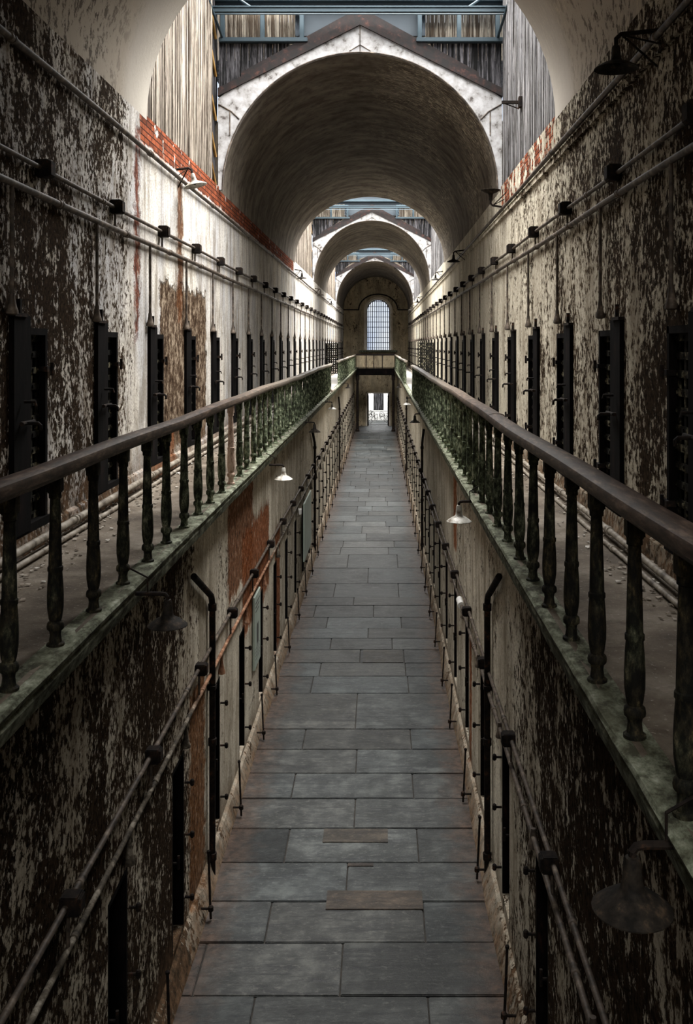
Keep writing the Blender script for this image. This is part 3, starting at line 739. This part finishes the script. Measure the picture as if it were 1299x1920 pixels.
# ---------------------------------------------------------------- pipes and conduits
def run(name, x, z, s, r, mat, label, cat, y0=Y0+.3, y1=66.5, clampstep=4.0, wave=.006, grp=None):
    t = thing(name, (x+s*(r+.015), y0, z), label, cat, grp); b = B(); n = int((y1-y0)/.8); ph = random.uniform(0, 6)
    tube(b, [(0, (y1-y0)*i/n, wave*math.sin(i*.7+ph)) for i in range(n+1)], r, 10); link('pipe_run', b, mat, t, True)
    b = B(); lathe_y(b, r, 0, 0); c = link('coupling', b, mat, t, True); y = 12.3 if clampstep < 2.5 else 11.3; c.location = (0, y, wave*math.sin(y/.8*.7+ph)); y += clampstep
    while y < min(y1-y0-1, 52):
        d = c.copy(); C.objects.link(d); d.location = (0, y, wave*math.sin(y/.8*.7+ph)); y += clampstep
    return t
def lathe_y(b, r, y, z):
    prof = ((r, -.045), (r*1.35, -.04), (r*1.35, -.015), (r*1.18, -.01), (r*1.18, .01), (r*1.35, .015), (r*1.35, .04), (r, .045)); rings = []
    for rr, d in prof: rings.append([b.verts.new((rr*math.cos(2*PI*k/10), y+d, z+rr*math.sin(2*PI*k/10))) for k in range(10)])
    for a, c in zip(rings[:-1], rings[1:]):
        for k in range(10): b.faces.new((a[k], a[(k+1) % 10], c[(k+1) % 10], c[k]))
run('high_conduit', XL, 7.72, 1, .026, M['pipe_dark'], 'dark conduit running high under the vault springing on the left wall', 'pipe')
run('high_conduit', XR, 7.72, -1, .026, M['pipe_dark'], 'dark conduit running high under the vault springing on the right wall', 'pipe')
b = B(); box(b, XR-.035, XR, Y0, 66.5, 7.60, 7.66); box(b, XR-.05, XR, Y0, 66.5, 7.66, 7.675); struct('trim_7', b, M['wall_ur'])
def boxed(x, z, s, ys, mat, label, bs=.065, down=.2):
    t = run('conduit', x, z, s, .019, mat, label, 'pipe', clampstep=3.1); oy = t.location.y; p = None
    for y in ys:
        if y < 4 or y > 64: continue
        if p is None:
            b = B(); box(b, *sorted((-s*.034, s*.075)), -bs, bs, -bs, bs, .008); box(b, *sorted((s*.075, s*.085)), -bs*.8, bs*.8, -bs*.8, bs*.8, .003)
            p = link('junction_box', b, M['iron'], t); o = p
            b = B(); tube(b, [(0, 0, -.05), (0, 0, -down)], .011, 6); link('stub_pipe', b, mat, o)
        else:
            o = p.copy(); C.objects.link(o)
            for c in list(p.children): d = c.copy(); C.objects.link(d); d.parent = o
        o.location = (0, y-oy, 0)
    return t
boxed(XL, 6.93, 1, [y+.53 for y in DUL], M['pipe_dark'], 'thin conduit strung with square junction boxes along the upper left wall')
boxed(XR, 6.99, -1, [y+.10 for y in DUR], M['pipe_dark'], 'thin conduit strung with square junction boxes along the upper right wall')
boxed(WL, 2.43, 1, [y+1.06 for y in DLL], M['pipe_dark'], 'thin conduit strung with square junction boxes along the lower left wall', .055, .25)
boxed(WR, 2.18, -1, [y-.35 for y in DLR], M['pipe_dark'], 'thin conduit strung with square junction boxes along the lower right wall', .055, .2)
def dropped(x, z, s, ys, zb, mat, label, r=.026, bell=True):
    t = run('service_pipe', x, z, s, r, mat, label, 'pipe', clampstep=2.0); oy = t.location.y; p = None
    for y in ys:
        if y < 4 or y > 64: continue
        if p is None:
            b = B(); tube(b, [(0, 0, 0), (0, 0, zb-z+.08)], .015, 8); p = link('drop_pipe', b, mat, t, True); o = p
            b = B(); lathe(b, ((.018, .14), (.022, .10), (.032, .05), (.042, .02), (.042, 0), (.02, -.01)), (0, 0, zb-z), 12); link('bell_end', b, mat, o, True)
        else:
            o = p.copy(); C.objects.link(o)
            for c in list(p.children): d = c.copy(); C.objects.link(d); d.parent = o
        o.location = (0, y-oy, 0)
    return t
dropped(XL, 6.72, 1, [y-.08 for y in DUL], 5.82, M['pipe_dark'], 'thick service pipe with a drop above each cell door, upper left wall')
dropped(XR, 6.80, -1, [y+.62 for y in DUR], 5.84, M['pipe_dark'], 'thick service pipe with a drop above each cell door, upper right wall')
dropped(WL, 2.16, 1, [y+.42 for y in DLL], 1.93, M['service'], 'pale service pipe, rust orange in one stretch, along the lower left wall', .019)
sp = dropped(WR, 1.96, -1, [y+.42 for y in DLR], 1.88, M['pipe_dark'], 'pale service pipe along the lower right wall', .021)
b = B(); tube(b, [(0, -.16, 0), (0, .16, 0)], .05, 12); o = link('insulation_sleeve', b, M['white'], sp, True); o.location = (0, 13.6-sp.location.y, 0); o['label'] = 'white wrapped sleeve on the pipe'
run('floor_pipe', XL+.06, GZ+.09, 1, .030, M['pipe'], 'thicker grey pipe raised beside the wall on the left gallery floor', 'pipe', clampstep=2.6)
run('floor_pipe', XL+.14, GZ+.028, 1, .020, M['pipe'], 'thinner grey pipe lying on the left gallery floor', 'pipe', clampstep=2.3)
run('floor_pipe', XR-.13, GZ+.075, -1, .024, M['pipe'], 'thicker grey pipe raised beside the wall on the right gallery floor', 'pipe', clampstep=1.9)
run('floor_pipe', XR-.21, GZ+.024, -1, .017, M['pipe'], 'thinner grey pipe lying on the right gallery floor', 'pipe', clampstep=1.7)
# big downpipes that bend away at the top
def downpipe(x, y, s, label):
    t = thing('downpipe', (x, y, 0), label, 'pipe', 'bent downpipes on the lower walls'); b = B()
    tube(b, [(0, 0, .01), (0, 0, 2.88), (0, -.03, 2.95), (0, -.08, 3.0), (0, -1.0, 3.42)], .033, 12); link('pipe_body', b, M['iron'], t, True)
    b = B(); lathe(b, ((.033, -.04), (.045, -.035), (.045, .035), (.033, .04)), seg=12); c = link('pipe_collar', b, M['iron'], t, True); c.location = (0, 0, 2.86)
    for z in (1.45, .25): d = c.copy(); C.objects.link(d); d.location = (0, 0, z)
    pass
    b = B(); box(b, *sorted((-s*.045, s*.04)), -.045, .045, 2.0, 2.04); link('wall_bracket', b, M['iron'], t)
for y, a in ((10.06, 'nearest'), (25.8, 'second'), (41.5, 'farthest')):
    downpipe(WL+.05, y, 1, '%s tall black downpipe with a bent top, lower left wall' % a); downpipe(WR-.05, y, -1, '%s tall black downpipe with a bent top, lower right wall' % a)

# ---------------------------------------------------------------- lamps
def shade_profile(R):
    return [(.012, .165), (.022, .162), (.028, .145), (.031, .10), (.036, .070), (.046, .055), (R*.62, .040), (R*.90, .014), (R, .004), (R, 0), (R*.96, .003), (R*.86, .010), (R*.58, .034), (.04, .050), (.025, .07)]
def lamp(loc, s, reach, label, mat='shade', R=.125, kind='lower', tilt=(0, 0, 0)):
    t = thing('corridor_lamp', loc, label, 'lamp', 'enamel shade lamps along the galleries' if kind == 'lower' else 'enamel shade lamps under the vaults')
    b = B(); lathe(b, shade_profile(R), seg=24, cap=False); sh = link('lamp_shade', b, M[mat], t, True)
    b = B(); lathe(b, ((.005, .015), (.024, .03), (.028, .05), (.016, .08), (.014, .1)), seg=12); bl = link('bulb', b, M['shade'], t, True)
    b = B()
    if kind == 'lower':
        tube(b, [(0, 0, .15), (0, 0, .18), (-s*.012, 0, .195), (-s*.04, 0, .20), (-s*reach, 0, .20)], .014, 8); link('bracket_arm', b, M['iron'], t, True)
        b = B(); tube(b, [(-s*reach*.62, 0, .20), (-s*reach*.62, 0, .30), (-s*(reach+.04), 0, .36)], .006, 6); link('hanger_rod', b, M['iron'], t, True)
    else:
        tube(b, [(0, 0, .15), (0, 0, .21), (-s*.03, 0, .24), (-s*reach, 0, .27)], .016, 8); link('bracket_arm', b, M['iron'], t, True)
        b = B(); tube(b, [(-s*.04, 0, .235), (-s*reach, .10, .05)], .008, 6); tube(b, [(-s*.04, 0, .235), (-s*reach, -.14, .12)], .007, 6); link('brace', b, M['iron'], t, True)
    t.rotation_euler = tilt
    return t
LZ = EYE-1.75
for i, (y, m, l) in enumerate(((6.0, 'shade', 'dark rusty lamp nearest the viewer, hanging below the left gallery edge'), (13.2, 'shade_pale', 'pale grey lamp below the left gallery, above the orange-stained wall'),
        (19.4, 'shade', 'dark lamp below the left gallery, before the second bent downpipe'), (26.4, 'shade_pale', 'small pale lamp below the left gallery just before the railing gap'), (39.5, 'shade', 'tiny far lamp below the left gallery beyond the railing gap'))):
    lamp((-1.33, y, LZ-(.09 if i == 1 else 0)), 1, .20, l, m)
for i, (y, m, l) in enumerate(((2.98, 'shade', 'large dark rusty lamp in the lower right corner, hanging below the right gallery'), (9.55, 'shade_pale', 'pale enamel lamp hanging below the right gallery beside the mossy ledge'),
        (21.8, 'shade', 'small dark lamp below the right gallery beside a bent downpipe'), (28.4, 'shade_pale', 'tiny pale lamp below the right gallery just before the railing gap'), (40, 'shade', 'tiny far lamp below the right gallery beyond the railing gap'))):
    lamp((.782, y, LZ), -1, .17, l, m)
lamp((1.62, 6.6, EYE+1.90), -1, .31, 'large dark lamp high on the right wall near the upper right corner', R=.15, kind='upper')
lamp((-2.34, 12.15, EYE+2.02), 1, .24, 'tilted pale lamp high on the left wall below the exposed brick', 'shade_pale', R=.15, kind='upper', tilt=(0, math.radians(-14), 0))
lamp((1.70, 14.8, EYE+2.40), -1, .23, 'upturned dark lamp high on the right wall at the edge of the vault', R=.15, kind='upper', tilt=(PI, 0, 0))
lamp((1.66, 21.8, EYE+1.90), -1, .27, 'dark lamp on the right wall inside the middle vault', R=.15, kind='upper')
lamp((-2.36, 28.9, EYE+2.02), 1, .22, 'small lamp on the left wall where the second skylight begins', R=.15, kind='upper')
lamp((1.70, 29.6, EYE+2.02), -1, .23, 'small lamp on the right wall where the second skylight begins', R=.15, kind='upper')
for y, a in ((37.8, 'just inside the far vault'), (46.2, 'at the third skylight'), (56, 'beside the far end vault')):
    lamp((-2.36, y, EYE+1.98), 1, .22, 'tiny lamp high on the left wall '+a, R=.15, kind='upper')
    if y > 40: lamp((1.70, y-2, EYE+1.98), -1, .23, 'tiny lamp high on the right wall '+a, R=.15, kind='upper')
b = B(); box(b, XR-.26, XR-.0, 13.2, 13.24, 8.93, 8.97); box(b, XR-.03, XR+.02, 13.16, 13.28, 8.88, 9.02); tube(b, [(XR-.26, 13.22, 8.95), (XR-.02, 13.22, 8.86)], .008, 6)
tag(link('wall_bracket', b, M['iron']), 'empty iron bracket on the boarded wall right of the vault', 'bracket')

# ---------------------------------------------------------------- signs, rods, debris
def sign(name, y0, y1, z0, z1, label, figure=True):
    t = thing(name, (WL+(.032 if figure else .10), y0, z0), label, 'sign'); W, H = y1-y0, z1-z0
    b = B(); box(b, -.02, .012, 0, W, 0, H, .005); link('board', b, M['sign'], t)
    if figure:
        b = B(); x = .0135
        for i in range(3): box(b, x, x+.001, .08, W-.1-.06*i, H-.12-i*.06, H-.10-i*.06)
        for i in range(4): box(b, x, x+.001, .08, W-.12, .12+i*.05, .13+i*.05)
        box(b, x, x+.001, W*.36, W*.62, H*.30, H*.58); lathe(b, ((.001, 0), (.001, .001)), (0, 0, 0), 4)
        link('printed_panel', b, M['ink'], t)
sign('information_sign', 13.5, 14.15, 1.02, 2.05, 'pale green information board with dark print on the lower left wall')
sign('notice_board', 21.5, 23.6, .75, 2.05, 'plain grey green board leaning at the lower left wall, farther along', False)
b = B(); box(b, WL+.0, WL+.1, 20.7, 20.9, 1.95, 2.06, .008); tag(link('switch_cover', b, M['white']), 'small white box on the pipe of the lower left wall', 'box')
def rod(x, y, s, k, label, grp):
    t = thing('door_bar', (x, y, 0), label, 'rod', grp); b = B()
    tube(b, [(s*.04, 0, .02), (s*.02, .05, .30), (-s*.0, .10, .62)], .012, 8); link('bar', b, M['iron'], t, True)
    b = B(); lathe(b, ((.012, -.03), (.026, -.02), (.026, .02), (.012, .03)), (s*.04, 0, .12), 8); tube(b, [(s*.04, 0, .12), (-s*.06, 0, .12)], .011, 6); link('foot_bracket', b, M['iron'], t)
    b = B(); lathe(b, ((.004, -.02), (.018, -.01), (.018, .01), (.004, .02)), (0, .10, .62), 8); link('knob', b, M['iron'], t)
    return t
for ys, x, s, side in ((DLL, WL+.12, 1, 'left'), (DLR, WR-.12, -1, 'right')):
    p = None; n = 0
    for y in ys:
        if y < 6 or y > 60: continue
        lab = ('%s short iron bar leaning at the foot of the lower %s wall, from the viewer' % (ORD[n], side)) if n < 8 else 'small distant iron bar at the foot of the lower %s wall' % side
        n += 1
        if p is None: p = rod(x, y+1.15, s, 0, lab, 'iron bars at the foot of the %s wall' % side)
        else: dup(p, (x, y+1.15+random.uniform(-.2, .2), 0), lab)
for (x0, x1, side, n) in ((XL+.05, XL+.5, 'left', 900), (XR-.45, XR-.05, 'right', 900)):
    b = B()
    for i in range(n):
        u = random.random()**1.7; x = x0+(x1-x0)*u if side == 'left' else x1-(x1-x0)*u; y = 4+random.random()**1.6*22; r = random.uniform(.005, .022); a = random.uniform(0, 6)
        vs = [b.verts.new((x+r*math.cos(a+k*1.6+random.uniform(-.3, .3)), y+r*math.sin(a+k*1.6), GZ+.002+random.uniform(0, .6)*r)) for k in range(4)]
        tp = [b.verts.new((v.co.x, v.co.y, v.co.z+.006)) for v in vs]
        b.faces.new(tp); b.faces.new(vs)
        for k in range(4): b.faces.new((vs[k], vs[(k+1) % 4], tp[(k+1) % 4], tp[k]))
    tag(link('plaster_debris', b, M['chips']), 'fallen plaster chips strewn along the %s gallery wall' % side, 'debris', None, 'stuff')
b = B()
for i in range(40):
    x = -1.5+random.gauss(0, .05); y = 31.6+random.gauss(0, .5); r = random.uniform(.02, .06)
    bmesh.ops.create_icosphere(b, subdivisions=1, radius=r, matrix=__import__('mathutils').Matrix.Translation((min(x, -1.56), y, GZ+r*.6)))
tag(link('rubble_heap', b, M['chips']), 'small rubble heap on the ledge where the left railing ends', 'debris', None, 'stuff')
